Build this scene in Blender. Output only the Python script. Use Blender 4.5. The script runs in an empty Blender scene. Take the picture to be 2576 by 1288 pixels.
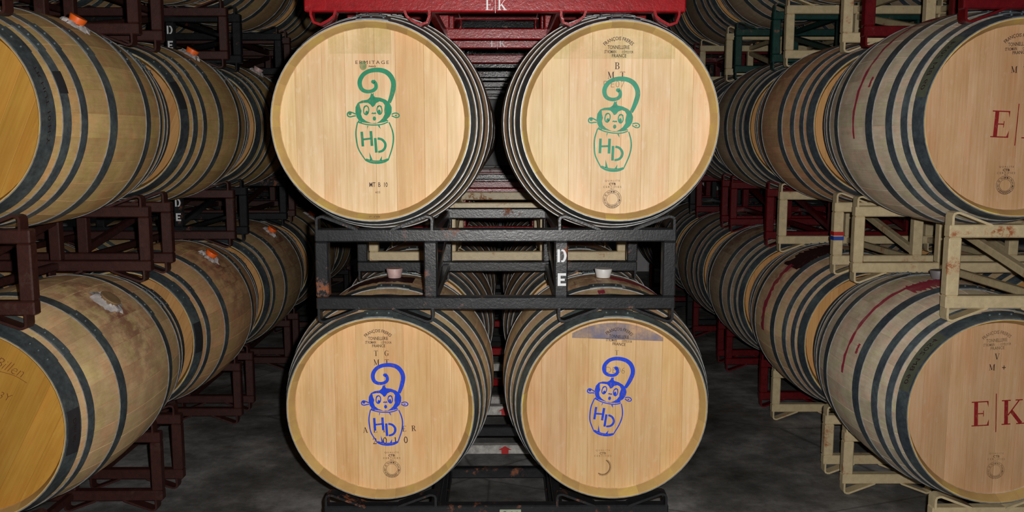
import bpy, bmesh, math, random
from mathutils import Vector, Matrix
PI = math.pi
R = math.radians
random.seed(11)
S = bpy.context.scene
C = S.collection

# ------------------------------------------------------------------ camera, world, light, exposure
CAMZ = 1.455
cam = bpy.data.cameras.new('camera'); cam_o = bpy.data.objects.new('camera', cam); C.objects.link(cam_o)
cam.lens = 32.21; cam.sensor_width = 36.0; cam.clip_start = 0.05; cam.clip_end = 100
cam_o.location = (0, 0, CAMZ); cam_o.rotation_euler = (R(90 - 7.39), 0, R(-0.57))
S.camera = cam_o

world = bpy.data.worlds.new('world'); S.world = world; world.use_nodes = True
world.node_tree.nodes['Background'].inputs[0].default_value = (0.55, 0.6, 0.7, 1)
world.node_tree.nodes['Background'].inputs[1].default_value = 0.006

fl = bpy.data.lights.new('camera_flash', 'SPOT'); fl_o = bpy.data.objects.new('camera_flash', fl); C.objects.link(fl_o)
fl.energy = 300; fl.spot_size = R(125); fl.spot_blend = 1.0; fl.shadow_soft_size = 0.012
fl.color = (1.0, 0.97, 0.93)
fl_o.location = (0.055, 0.02, CAMZ + 0.035); fl_o.rotation_euler = (R(90 - 4.5), 0, R(-0.5))

S.view_settings.view_transform = 'Standard'; S.view_settings.look = 'None'
S.view_settings.gamma = 1.0; S.view_settings.use_curve_mapping = False
S.view_settings.exposure = 0.0

# ------------------------------------------------------------------ materials
class NT:
    def __init__(s, name):
        m = bpy.data.materials.new(name); m.use_nodes = True
        s.m = m; s.t = m.node_tree; s.b = s.t.nodes['Principled BSDF']
    def n(s, typ, **kw):
        nd = s.t.nodes.new(typ)
        for k, v in kw.items():
            if k.startswith('i_'): nd.inputs[int(k[2:]) if k[2:].isdigit() else k[2:].replace('_', ' ')].default_value = v
            else: setattr(nd, k, v)
        return nd
    def l(s, a, b): s.t.links.new(a, b)
    def coord(s, scale=(1, 1, 1), rand=True):
        tc = s.n('ShaderNodeTexCoord')
        out = tc.outputs['Object']
        if rand:
            oi = s.n('ShaderNodeObjectInfo'); mu = s.n('ShaderNodeMath', operation='MULTIPLY'); mu.inputs[1].default_value = 37.0
            s.l(oi.outputs['Random'], mu.inputs[0])
            ad = s.n('ShaderNodeVectorMath', operation='ADD'); s.l(out, ad.inputs[0]); s.l(mu.outputs[0], ad.inputs[1]); out = ad.outputs[0]
        mp = s.n('ShaderNodeMapping'); mp.inputs['Scale'].default_value = scale; s.l(out, mp.inputs['Vector'])
        return mp.outputs[0]
    def noise(s, vec, scale, detail=4, rough=.6):
        nz = s.n('ShaderNodeTexNoise'); nz.inputs['Scale'].default_value = scale; nz.inputs['Detail'].default_value = detail
        nz.inputs['Roughness'].default_value = rough; s.l(vec, nz.inputs['Vector']); return nz.outputs['Fac']
    def ramp(s, fac, stops, interp='LINEAR'):
        r = s.n('ShaderNodeValToRGB'); r.color_ramp.interpolation = interp
        e = r.color_ramp.elements
        while len(e) < len(stops): e.new(0.5)
        for i, (p, c) in enumerate(stops):
            e[i].position = p; e[i].color = (c, c, c, 1) if isinstance(c, (int, float)) else (*c, 1)
        s.l(fac, r.inputs[0]); return r.outputs[0]
    def mix(s, fac, a, b, mode='MIX'):
        m = s.n('ShaderNodeMix', data_type='RGBA', blend_type=mode)
        if isinstance(fac, (int, float)): m.inputs[0].default_value = fac
        else: s.l(fac, m.inputs[0])
        for i, v in ((6, a), (7, b)):
            if isinstance(v, tuple): m.inputs[i].default_value = (*v, 1)
            else: s.l(v, m.inputs[i])
        return m.outputs[2]
    def math(s, op, a, b=None, c=None, clamp=False):
        m = s.n('ShaderNodeMath', operation=op, use_clamp=clamp)
        for i, v in enumerate((a, b, c)):
            if v is None: continue
            if isinstance(v, (int, float)): m.inputs[i].default_value = v
            else: s.l(v, m.inputs[i])
        return m.outputs[0]
    def bump(s, h, strength=.3, dist=.002):
        b = s.n('ShaderNodeBump'); b.inputs['Strength'].default_value = strength; b.inputs['Distance'].default_value = dist
        s.l(h, b.inputs['Height']); s.l(b.outputs[0], s.b.inputs['Normal'])
    def fin(s, col, rough=.6, metal=0., spec=None):
        for v, k in ((col, 'Base Color'), (rough, 'Roughness'), (metal, 'Metallic')):
            if isinstance(v, tuple): s.b.inputs[k].default_value = (*v, 1)
            elif isinstance(v, (int, float)): s.b.inputs[k].default_value = v
            else: s.l(v, s.b.inputs[k])
        if spec is not None: s.b.inputs['Specular IOR Level'].default_value = spec
        return s.m

def objcol(t): return t.n('ShaderNodeObjectInfo').outputs['Color']
def rnd(t): return t.n('ShaderNodeObjectInfo').outputs['Random']

def mat_stave(name, L):
    t = NT(name)
    v = t.coord((1, 1, 1))
    vg = t.coord((60, 1.6, 60))
    grain = t.ramp(t.noise(vg, 2.0, 5, .65), [(.2, (.72, .55, .35)), (.5, (.84, .66, .43)), (.8, (.94, .77, .53))])
    blot = t.ramp(t.noise(v, 9, 6, .7), [(.3, (.70, .66, .66)), (.62, (1, 1, 1))])
    col = t.mix(1.0, grain, blot, 'MULTIPLY')
    hue = t.ramp(t.noise(t.coord((1, .8, 1)), 16, 4, .6), [(.34, (1.10, .95, .93)), (.5, (1, 1, 1)), (.66, (.95, 1.02, .86))])
    col = t.mix(1.0, col, hue, 'MULTIPLY')
    rr = t.math('MULTIPLY_ADD', rnd(t), .20, .88)
    cr = t.n('ShaderNodeCombineColor'); [t.l(rr, cr.inputs[i]) for i in range(3)]
    col = t.mix(1.0, col, cr.outputs[0], 'MULTIPLY')
    col = t.mix(1.0, col, objcol(t), 'MULTIPLY')
    # wine stains: strength handed over by each stave, strongest around the bilge
    at = t.n('ShaderNodeAttribute', attribute_type='OBJECT', attribute_name='stain')
    tc = t.n('ShaderNodeTexCoord'); sx = t.n('ShaderNodeSeparateXYZ'); t.l(tc.outputs['Object'], sx.inputs[0])
    dy = t.math('ABSOLUTE', t.math('SUBTRACT', sx.outputs[1], L / 2))
    near = t.ramp(dy, [(0.0, 1.0), (.06, .8), (.30, 0.0)])
    sn = t.noise(t.coord((1.5, 1, 1.5)), 14, 5, .7)
    m1 = t.math('MULTIPLY', t.math('MULTIPLY', near, at.outputs['Fac']), t.ramp(sn, [(.40, 0.0), (.58, 1.0)]), clamp=True)
    col = t.mix(m1, col, (.20, .045, .045))
    # sanded, unweathered bevel at the very ends (chime)
    end = t.ramp(dy, [(L / 2 - .040, 0.0), (L / 2 - .036, 1.0)], 'CONSTANT')
    ch = t.mix(1.0, t.ramp(t.noise(t.coord((4, 4, 4)), 2.4, 5, .6), [(.3, (.50, .315, .125)), (.55, (.60, .41, .16)), (.75, (.70, .55, .13))]), cr.outputs[0], 'MULTIPLY')
    col = t.mix(end, col, ch)
    t.bump(t.noise(vg, 3.0, 4), .25, .0012)
    return t.fin(col, .62, 0, .35)

def mat_head():
    t = NT('oak_head')
    vg = t.coord((70, 70, 2.2)); v = t.coord((4, 4, 1.2))
    grain = t.ramp(t.noise(vg, 2.2, 5, .6), [(.25, (.80, .58, .33)), (.5, (.92, .70, .44)), (.75, (1.0, .80, .55))])
    blot = t.ramp(t.noise(v, 2.5, 4, .6), [(.3, (.84, .76, .66)), (.62, (1, 1, 1))])
    col = t.mix(1.0, grain, blot, 'MULTIPLY')
    hue = t.ramp(t.noise(t.coord((5, 5, 1.6)), 3.2, 5, .65), [(.34, (1.03, .94, .90)), (.5, (1, 1, 1)), (.66, (.98, .98, .90))])
    col = t.mix(1.0, col, hue, 'MULTIPLY')
    # medullary ray flecks
    fl = t.noise(t.coord((22, 22, 9)), 3.0, 3, .5)
    col = t.mix(t.math('MULTIPLY', t.ramp(fl, [(.62, 0.0), (.70, 1.0)]), .22), col, (1.0, .88, .68))
    col = t.mix(1.0, col, objcol(t), 'MULTIPLY')
    t.bump(t.noise(vg, 3, 4), .2, .0008)
    return t.fin(col, .5, 0, .3)

def mat_hoop():
    t = NT('hoop_steel')
    v = t.coord((1, 1, 1))
    a = t.ramp(t.noise(v, 7, 6, .7), [(.3, (.080, .088, .100)), (.5, (.14, .158, .165)), (.7, (.23, .27, .26))])
    b = t.ramp(t.noise(v, 55, 3, .7), [(.35, .65), (.65, 1.0)])
    col = t.mix(1.0, t.mix(1.0, a, b, 'MULTIPLY'), objcol(t), 'MULTIPLY')
    r = t.ramp(t.noise(v, 22, 4, .6), [(.3, .38), (.7, .62)])
    t.bump(t.noise(v, 120, 3), .15, .0006)
    return t.fin(col, r, .35)

def mat_paint(name, base, rust=.5, rough=.35, dirt=.5, edge=(.33, .10, .03)):
    t = NT(name)
    v = t.coord((1, 1, 1))
    n1 = t.noise(v, 6, 6, .7); n2 = t.noise(v, 38, 5, .7)
    d = t.ramp(n2, [(.30, 1 - dirt), (.62, 1.0)])
    col = t.mix(1.0, base, d, 'MULTIPLY')
    m = t.math('MULTIPLY', t.ramp(n1, [(.60 - .10 * rust, 0.0), (.68 - .06 * rust, 1.0)]), t.ramp(n2, [(.47, 0.0), (.56, 1.0)]))
    col = t.mix(m, col, edge)
    rg = t.mix(m, (rough, rough, rough), (.85, .85, .85))
    t.bump(t.math('ADD', n2, t.noise(v, 140, 3)), .35, .0012)
    return t.fin(col, rg, 0, .5)

def mat_plain(name, c, rough=.5, var=.15, scale=20, metal=0, spec=None):
    t = NT(name)
    k = t.ramp(t.noise(t.coord((1, 1, 1)), scale, 4), [(.3, 1 - var), (.7, 1.0)])
    t.bump(t.noise(t.coord((1, 1, 1)), scale * 4, 3), .1, .001)
    return t.fin(t.mix(1.0, c, k, 'MULTIPLY'), rough, metal, spec)

def mat_ink(name, c, cover=1.0, rough=.6):          # stencilled paint, worn so that the wood shows through in specks
    t = NT(name)
    n = t.noise(t.coord((3, 3, 1.2), False), 60, 4, .7)
    a = t.ramp(n, [(.30, cover * .55), (.52, cover)])
    t.l(a, t.b.inputs['Alpha'])
    k = t.ramp(t.noise(t.coord((1, 1, 1), False), 25, 3), [(.3, .8), (.7, 1.0)])
    return t.fin(t.mix(1.0, c, k, 'MULTIPLY'), rough, 0, .3)

def mat_stain(name, c, alpha, scale=20, lo=.35, hi=.6):
    t = NT(name)
    n = t.noise(t.coord((1, 1, 1), False), scale, 5, .7)
    t.l(t.ramp(n, [(lo, alpha * .25), (hi, alpha)]), t.b.inputs['Alpha'])
    return t.fin(c, .7, 0, .2)

def mat_floor():
    t = NT('worn_concrete')
    v = t.coord((1, 1, 1), False)
    a = t.ramp(t.noise(v, 1.6, 8, .68), [(.34, (.055, .052, .046)), (.5, (.18, .175, .17)), (.68, (.48, .47, .465))])
    b = t.ramp(t.noise(v, 14, 6, .7), [(.3, .6), (.65, 1.0)])
    sp = t.ramp(t.noise(v, 2.7, 3), [(.60, 0.0), (.72, 1.0)])
    col = t.mix(t.math('MULTIPLY', sp, .35), t.mix(1.0, a, b, 'MULTIPLY'), (.16, .10, .05))
    cr = t.n('ShaderNodeTexVoronoi', feature='DISTANCE_TO_EDGE'); cr.inputs['Scale'].default_value = .8; t.l(v, cr.inputs['Vector'])
    col = t.mix(t.ramp(cr.outputs['Distance'], [(.0, .6), (.006, 0.0)]), col, (.02, .02, .02))
    t.bump(t.noise(v, 30, 6, .7), .3, .004)
    return t.fin(col, t.ramp(t.noise(v, 5, 4), [(.3, .5), (.7, .85)]), 0, .4)

M = {}
M['stave88'] = mat_stave('oak_stave', .88); M['stave95'] = mat_stave('oak_stave_long', .98)
M['head'] = mat_head(); M['hoop'] = mat_hoop()
M['black'] = mat_paint('black_paint', (.018, .019, .022), .15, .30, .4, (.26, .075, .02))
M['gloss_black'] = mat_paint('gloss_black_paint', (.012, .013, .015), .2, .16, .4)
M['red'] = mat_paint('red_paint', (.34, .008, .012), .05, .24, .35, (.10, .02, .015))
M['cream'] = mat_paint('cream_paint', (.62, .50, .30), .35, .40, .22)
M['white'] = mat_paint('white_paint', (.55, .53, .50), .35, .45, .5)
M['brown'] = mat_paint('maroon_primer', (.055, .015, .011), .2, .50, .4, (.05, .02, .012))
M['green'] = mat_paint('green_paint', (.012, .055, .045), .2, .35, .4)
M['hoop_edge'] = mat_plain('bare_hoop_edge', (.36, .37, .38), .45, .5, 50, .3)
M['darkred'] = mat_paint('dark_red_paint', (.13, .006, .009), .1, .30, .4, (.06, .015, .01))
M['floor'] = mat_floor()
M['wall'] = mat_plain('grey_plaster', (.78, .78, .80), .8, .3, 3)
M['ceil'] = mat_plain('dark_ceiling', (.05, .05, .055), .9, .3, 3)
M['orange'] = mat_plain('orange_silicone', (1.0, .16, .015), .45, .15)
M['foam'] = mat_plain('white_foam', (.60, .55, .54), .8, .35, 60)
M['pinkbung'] = mat_plain('stained_silicone', (.62, .42, .40), .45, .3, 40)
M['whitebung'] = mat_plain('white_silicone', (.75, .74, .72), .4, .12)
M['greybung'] = mat_plain('grey_silicone', (.20, .18, .19), .5, .2)
M['woodbung'] = mat_plain('wooden_bung', (.30, .19, .09), .7, .3, 40)
M['ink'] = mat_ink('black_stamp_ink', (.035, .015, .018), .92)
M['branding'] = mat_ink('branded_mark', (.10, .045, .02), .55)
M['faint'] = mat_ink('faint_pencil', (.10, .07, .05), .55)
M['greenink'] = mat_ink('green_stencil_paint', (.012, .30, .15), .97)
M['tealink'] = mat_ink('teal_stencil_paint', (.05, .38, .24), .92)
M['blueink'] = mat_ink('blue_stencil_paint', (.006, .065, .80), 1.0)
M['redink'] = mat_ink('red_stencil_paint', (.30, .012, .015), .95)
M['whiteink'] = mat_plain('white_stencil_paint', (.80, .81, .83), .5, .1)
M['rust_mark'] = mat_ink('handwritten_marker', (.26, .08, .03), .75)
M['wine'] = mat_stain('dried_wine', (.40, .04, .075), .9, 25, .2, .5)
M['winedark'] = mat_stain('dark_dried_wine', (.035, .008, .010), .98, 30, .2, .45)
M['greenstain'] = mat_stain('green_tint', (.50, .52, .18), .24, 14)
M['bluestain'] = mat_stain('blue_grey_tint', (.16, .18, .30), .72, 10)
M['greenspot'] = mat_stain('green_overspray', (.05, .30, .12), .5, 30)
M['tape'] = mat_plain('dark_tape', (.03, .03, .034), .6, .3, 40)
M['olivetape'] = mat_plain('olive_tape', (.10, .11, .075), .6, .3, 40)
M['silver'] = mat_plain('silver_tape', (.55, .57, .58), .4, .2, 40)
M['bluepaint'] = mat_plain('blue_band', (.02, .06, .35), .5, .2)
M['redpaint'] = mat_plain('red_band', (.5, .02, .02), .5, .2)
M['plate'] = mat_plain('pale_green_tag', (.38, .44, .32), .5, .3, 60)

# ------------------------------------------------------------------ helpers
def mesh_of(bm, name, mat, smooth=True, angle=35):
    bmesh.ops.recalc_face_normals(bm, faces=bm.faces)
    me = bpy.data.meshes.new(name); bm.to_mesh(me); bm.free()
    me.materials.append(mat)
    if smooth:
        for p in me.polygons: p.use_smooth = True
        me.set_sharp_from_angle(angle=R(angle))
    return me
def link(name, me, parent=None, loc=(0, 0, 0), rot=(0, 0, 0), color=None):
    o = bpy.data.objects.new(name, me); C.objects.link(o)
    if parent: o.parent = parent
    o.location = loc; o.rotation_euler = rot
    if color: o.color = (*color, 1)
    return o
def thing(name, label, cat, loc, group=None):
    o = bpy.data.objects.new(name, None); C.objects.link(o); o.location = loc
    o.empty_display_size = .1
    o['label'] = label; o['category'] = cat
    if group: o['group'] = group
    return o
def box(bm, c, s, rot=None, bev=0):
    g = bmesh.ops.create_cube(bm, size=1.0)
    bmesh.ops.scale(bm, vec=s, verts=g['verts'])
    if bev:
        es = list({e for v in g['verts'] for e in v.link_edges})
        r = bmesh.ops.bevel(bm, geom=es, offset=bev, segments=1, affect='EDGES')
        vs = list({v for f in r['faces'] for v in f.verts} | {v for v in g['verts'] if v.is_valid})
    else: vs = g['verts']
    if rot: bmesh.ops.rotate(bm, cent=(0, 0, 0), matrix=rot, verts=vs)
    bmesh.ops.translate(bm, vec=c, verts=vs)
_mc = {}
def cached(key, fn):
    if key not in _mc: _mc[key] = fn()
    return _mc[key]

# ------------------------------------------------------------------ barrels
KIND = {
    'burgundy': dict(L=.88, rb=.36, rh=.30, mat='stave88', hoops=[(-.001, .050), (.072, .104), (.148, .184), (.266, .312)]),
    'bordeaux': dict(L=.98, rb=.345, rh=.287, mat='stave95', hoops=[(-.001, .058), (.088, .124), (.170, .202), (.325, .372)]),
    'bordeaux6': dict(L=.98, rb=.345, rh=.287, mat='stave95', hoops=[(-.001, .062), (.092, .124), (.262, .304)]),
}
NST = 28
def rad(k, y):
    q = (y - k['L'] / 2) / (k['L'] / 2)
    return k['rb'] - (k['rb'] - k['rh']) * abs(q) ** 2.0
def stave_profile(k):
    L, rh = k['L'], k['rh']; p = []
    p += [(.055, rh - .019), (.037, rh - .0185), (.0, rh - .004)]
    n = 13
    for i in range(n + 1):
        y = L * i / n; p.append((y, rad(k, y)))
    p += [(L, rh - .004), (L - .037, rh - .0185), (L - .055, rh - .019)]
    return p
def add_stave(bm, k, ang0=0.0):
    a = 2 * PI / NST; pr = stave_profile(k)
    us = (-.5, -.480, 0, .480, .5)
    rows = []
    for j, (y, r) in enumerate(pr):
        outer = 3 <= j <= len(pr) - 4
        row = []
        for u in us:
            rr = r - (.0014 if (outer and abs(u) > .485) else 0)
            row.append(bm.verts.new((rr * math.sin(ang0 + u * a), y, rr * math.cos(ang0 + u * a))))
        rows.append(row)
    for j in range(len(rows) - 1):
        for i in range(len(us) - 1):
            bm.faces.new((rows[j][i], rows[j][i + 1], rows[j + 1][i + 1], rows[j + 1][i]))
def stave_mesh(kn):
    def f():
        bm = bmesh.new(); add_stave(bm, KIND[kn])
        return mesh_of(bm, 'stave', M[KIND[kn]['mat']], angle=30)
    return cached(('stave', kn), f)
def shell_mesh(kn):
    def f():
        bm = bmesh.new()
        for i in range(NST): add_stave(bm, KIND[kn], i * 2 * PI / NST)
        return mesh_of(bm, 'staves', M[KIND[kn]['mat']], angle=30)
    return cached(('shell', kn), f)
def hoop_mesh(kn, hi, lo):
    def f():
        k = KIND[kn]; y0, y1 = k['hoops'][hi]; bm = bmesh.new()
        seg = 40 if lo else 80; th = .0024
        ys = [y0, (y0 + y1) / 2, y1]
        prof = [(y0, rad(k, max(y0, 0)) - .0005), (y0, rad(k, max(y0, 0)) + th)] + [(y, rad(k, y) + th) for y in ys[1:]] + [(y1, rad(k, y1) - .0005)]
        rings = [[bm.verts.new((r * math.sin(2 * PI * i / seg), y, r * math.cos(2 * PI * i / seg))) for i in range(seg)] for y, r in prof]
        for q, (a, b) in enumerate(zip(rings, rings[1:])):
            for i in range(seg):
                fc = bm.faces.new((a[i], a[(i + 1) % seg], b[(i + 1) % seg], b[i]))
                if q in (0, len(rings) - 2): fc.material_index = 1
        if not lo:      # lapped end with three rivets
            n = 8; a0, a1 = -.16, .16; t2 = th + .003
            rr = []
            for y in (y0 + .001, y1 - .001):
                r = rad(k, max(y, 0))
                rr.append([bm.verts.new(((r + d) * math.sin(a0 + (a1 - a0) * i / n), y, (r + d) * math.cos(a0 + (a1 - a0) * i / n))) for d in (t2, th - .001) for i in range(n + 1)])
            A, B = rr
            for i in range(n):
                bm.faces.new((A[i], A[i + 1], B[i + 1], B[i]))
                bm.faces.new((A[i], A[i + 1], A[n + 2 + i], A[n + 1 + i])); bm.faces.new((B[i], B[i + 1], B[n + 2 + i], B[n + 1 + i]))
            for i in (0, n):
                bm.faces.new((A[i], B[i], B[n + 1 + i], A[n + 1 + i]))
            ym = (y0 + y1) / 2; r = rad(k, ym) + t2
            for an in (-.12, -.02, .10):
                g = bmesh.ops.create_uvsphere(bm, u_segments=8, v_segments=5, radius=.0048)
                bmesh.ops.translate(bm, vec=(r * math.sin(an), ym, r * math.cos(an)), verts=g['verts'])
        me = mesh_of(bm, 'hoop', M['hoop'], angle=40); me.materials.append(M['hoop_edge']); return me
    return cached(('hoop', kn, hi, lo), f)
HEADW = [.052, .083, .071, .092, .064, .088, .070, .058]
def board_mesh(kn, i, widths=tuple(HEADW)):
    def f():
        rr = KIND[kn]['rh'] - .0155
        tot = sum(widths); x = -rr
        for w in widths[:i]: x += w / tot * 2 * rr
        xa, xb = x, x + widths[i] / tot * 2 * rr
        xa += .0001; xb -= .0001; bm = bmesh.new(); n = 5
        cols = []
        for q in range(n + 1):
            xx = xa + (xb - xa) * q / n
            h = math.sqrt(max(rr * rr - xx * xx, 1e-5))
            dy = .0016 if q in (0, n) else 0
            cols.append([(xx, dy, h), (xx, dy, -h)])
            if q in (0, n):
                pass
        # add a narrow chamfer at both long edges
        xs = [xa, xa + .0009] + [xa + (xb - xa) * q / n for q in range(1, n)] + [xb - .0009, xb]
        vs = []
        for j, xx in enumerate(xs):
            h = math.sqrt(max(rr * rr - xx * xx, 1e-5)); dy = .0007 if j in (0, len(xs) - 1) else 0
            vs.append([bm.verts.new((xx, dy, h)), bm.verts.new((xx, dy, -h)), bm.verts.new((xx, .024, h)), bm.verts.new((xx, .024, -h))])
        for a, b in zip(vs, vs[1:]):
            bm.faces.new((a[0], b[0], b[1], a[1])); bm.faces.new((a[2], b[2], b[3], a[3]))
            bm.faces.new((a[0], b[0], b[2], a[2])); bm.faces.new((a[1], b[1], b[3], a[3]))
        for a in (vs[0], vs[-1]): bm.faces.new((a[0], a[1], a[3], a[2]))
        return mesh_of(bm, 'head_board', M['head'], angle=20)
    return cached(('board', kn, i, widths), f)
def disc_mesh(kn):
    def f():
        rr = KIND[kn]['rh'] - .0155; bm = bmesh.new()
        bmesh.ops.create_cone(bm, cap_ends=True, segments=48, radius1=rr, radius2=rr, depth=.024,
                              matrix=Matrix.Translation((0, .012, 0)) @ Matrix.Rotation(PI / 2, 4, 'X'))
        return mesh_of(bm, 'head', M['head'])
    return cached(('disc', kn), f)
HY = .038      # depth of the recessed head behind the rim

def barrel(kn, x, y, zc, label, group, tint=(1, 1, 1), headtint=(1, 1, 1), roll=0., detail=True, boards=None,
           boardrot=0., hooptint=(1, 1, 1), stain=0., stain_at=0., hooproll=0.):
    """x = axis, y = front end, zc = height of the axis"""
    k = KIND[kn]; rb = k['rb']
    o = thing('wine_barrel', label, 'barrel', (x, y, zc - rb), group)
    rng = random.Random(round(x * 1000) * 7 + round(y * 1000) * 3 + round(zc * 1000))
    if detail:
        me = stave_mesh(kn)
        for i in range(NST):
            a = i * 2 * PI / NST + roll
            s = link('stave', me, o, (0, 0, rb), (0, a, 0), tint)
            d = abs((a - stain_at + PI) % (2 * PI) - PI)
            s['stain'] = float(stain * max(0., 1 - d / 1.25))
        for i in range(len(HEADW)):
            b = boards[i] if boards else rng.uniform(.86, 1.04)
            c = tuple(h * q for h, q in zip(headtint, b if isinstance(b, tuple) else (b, b, b)))
            link('head_board', board_mesh(kn, i), o, (0, HY, rb), (0, boardrot, 0), c)
    else:
        link('staves', shell_mesh(kn), o, (0, 0, rb), (0, roll, 0), tint)
        link('head', disc_mesh(kn), o, (0, HY, rb), (0, rng.uniform(0, 3), 0), headtint)
    link('rear_head', disc_mesh(kn), o, (0, k['L'] - HY, rb), (0, 0, PI), headtint)
    for i in range(len(k['hoops'])):
        me = hoop_mesh(kn, i, not detail); q = rng.uniform(.8, 1.15); hc = tuple(q * h for h in hooptint)
        link('hoop', me, o, (0, 0, rb), (0, hooproll + rng.uniform(-.04, .04), 0), hc)
        link('hoop', me, o, (0, k['L'], rb), (0, -hooproll + rng.uniform(-.04, .04), PI), hc)
    o['_rb'] = rb
    return o

def surf_patch(o, kn, name, y0, y1, a0, a1, mat, off=.0012, label=None, jag=0., seedv=1, taper=0.):
    """thin patch lying on the barrel's outer surface between two depths and two angles (0 = top, + = right)"""
    k = KIND[kn]; bm = bmesh.new(); n = 26; m = 5; rg = random.Random(seedv)
    rows = []
    for i in range(n + 1):
        t = i / n; a = a0 + (a1 - a0) * t
        w = 1 - taper * t
        ya = (y0 + y1) / 2 - (y1 - y0) / 2 * w + rg.uniform(-1, 1) * jag; yb = (y0 + y1) / 2 + (y1 - y0) / 2 * w + rg.uniform(-1, 1) * jag
        rows.append([bm.verts.new(((rad(k, ya + (yb - ya) * j / m) + off) * math.sin(a), ya + (yb - ya) * j / m,
                                   (rad(k, ya + (yb - ya) * j / m) + off) * math.cos(a))) for j in range(m + 1)])
    for A, B in zip(rows, rows[1:]):
        for j in range(m): bm.faces.new((A[j], A[j + 1], B[j + 1], B[j]))
    p = link(name, mesh_of(bm, name, mat), o, (0, 0, k['rb']))
    if label: p['label'] = label
    return p

# ------------------------------------------------------------------ flat marks: glyphs, text, emblem
def crom(pts, n=6):
    out = []
    P = [pts[0]] + list(pts) + [pts[-1]]
    for i in range(1, len(P) - 2):
        p0, p1, p2, p3 = P[i - 1], P[i], P[i + 1], P[i + 2]
        for j in range(n):
            t = j / n
            out.append(tuple(.5 * ((2 * b) + (-a + c) * t + (2 * a - 5 * b + 4 * c - d) * t * t + (-a + 3 * b - 3 * c + d) * t ** 3) for a, b, c, d in zip(p0, p1, p2, p3)))
    out.append(tuple(pts[-1])); return out
class Flat:
    """collects flat shapes in a (u right, v up) plane"""
    fat = 0.
    def __init__(s): s.v = []; s.f = []
    def poly(s, pts):
        b = len(s.v); s.v += [tuple(p[:2]) for p in pts]; s.f.append(tuple(range(b, b + len(pts))))
    def ribbon(s, pts, w=None):
        P = [(p[0], p[1], (p[2] if len(p) > 2 else w) + s.fat) for p in pts]; L = []
        for i, p in enumerate(P):
            a = P[max(i - 1, 0)]; c = P[min(i + 1, len(P) - 1)]
            dx, dy = c[0] - a[0], c[1] - a[1]; d = math.hypot(dx, dy) or 1
            nx, ny = -dy / d, dx / d
            L.append(((p[0] + nx * p[2] / 2, p[1] + ny * p[2] / 2), (p[0] - nx * p[2] / 2, p[1] - ny * p[2] / 2)))
        for A, B in zip(L, L[1:]): s.poly([A[0], A[1], B[1], B[0]])
    def stroke(s, pts, w=None): s.ribbon(crom(pts), w)
    def ell(s, cx, cy, rx, ry, w=None, tilt=0, a0=0, a1=2 * PI, n=24):
        ps = []
        for i in range(n + 1):
            t = a0 + (a1 - a0) * i / n; x, y = rx * math.cos(t), ry * math.sin(t)
            ps.append((cx + x * math.cos(tilt) - y * math.sin(tilt), cy + x * math.sin(tilt) + y * math.cos(tilt)))
        if w: s.ribbon(ps, w)
        else: s.poly(ps[:-1])
    def rect(s, x0, y0, x1, y1): s.poly([(x0, y0), (x1, y0), (x1, y1), (x0, y1)])
    def fillholes(s, outer, holes):
        cu = bpy.data.curves.new('tmp', 'CURVE'); cu.dimensions = '2D'; cu.fill_mode = 'BOTH'
        for ring in [outer] + holes:
            sp = cu.splines.new('POLY'); sp.points.add(len(ring) - 1); sp.use_cyclic_u = True
            for q, p in zip(sp.points, ring): q.co = (p[0], p[1], 0, 1)
        s._frommesh(cu)
    def _frommesh(s, cu, fn=lambda u, v: (u, v)):
        o = bpy.data.objects.new('tmp', cu); me = bpy.data.meshes.new_from_object(o)
        b = len(s.v); s.v += [fn(v.co.x, v.co.y) for v in me.vertices]
        s.f += [tuple(b + i for i in p.vertices) for p in me.polygons]
        bpy.data.objects.remove(o); bpy.data.meshes.remove(me); bpy.data.curves.remove(cu)
    def text(s, txt, cx, cy, width, height, shear=0, spacing=1.0, arc=None, rot=0, bold=0.0):
        """sans lettering; arc = (radius) bends the line, + = rainbow"""
        cu = bpy.data.curves.new('tmp', 'FONT'); cu.body = txt; cu.size = 1; cu.shear = shear; cu.space_character = spacing
        cu.resolution_u = 2; cu.offset = bold
        o = bpy.data.objects.new('tmp', cu); me = bpy.data.meshes.new_from_object(o)
        xs = [v.co.x for v in me.vertices]; ys = [v.co.y for v in me.vertices]
        if not xs: return
        x0, x1, y0, y1 = min(xs), max(xs), min(ys), max(ys); sx = width / (x1 - x0); sy = height / (y1 - y0)
        b = len(s.v)
        for v in me.vertices:
            u = (v.co.x - (x0 + x1) / 2) * sx; w = (v.co.y - (y0 + y1) / 2) * sy
            if arc:
                rr = arc + w; an = u / arc; u, w = rr * math.sin(an), rr * math.cos(an) - arc
            u, w = u * math.cos(rot) - w * math.sin(rot), u * math.sin(rot) + w * math.cos(rot)
            s.v.append((cx + u, cy + w))
        s.f += [tuple(b + i for i in p.vertices) for p in me.polygons]
        bpy.data.objects.remove(o); bpy.data.meshes.remove(me); bpy.data.curves.remove(cu)
    def glyphs(s, txt, cx, cy, h, adv=None, rot=0, total=None):
        """serif stencil lettering; total = distance between first and last letter centres"""
        n = len(txt)
        for i, ch in enumerate(txt):
            if ch == ' ': continue
            off = (i - (n - 1) / 2) * (adv if adv else (total / max(n - 1, 1)))
            g = Flat(); glyph(g, ch)
            xs = [v[0] for v in g.v]; xm = (min(xs) + max(xs)) / 2
            b = len(s.v)
            for (u, v) in g.v:
                U = (u - xm) * h + off; V = (v - .5) * h
                s.v.append((cx + U * math.cos(rot) - V * math.sin(rot), cy + U * math.sin(rot) + V * math.cos(rot)))
            s.f += [tuple(b + q for q in f) for f in g.f]
    def xf(s, fn): s.v = [fn(u, v) for u, v in s.v]; return s
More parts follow.
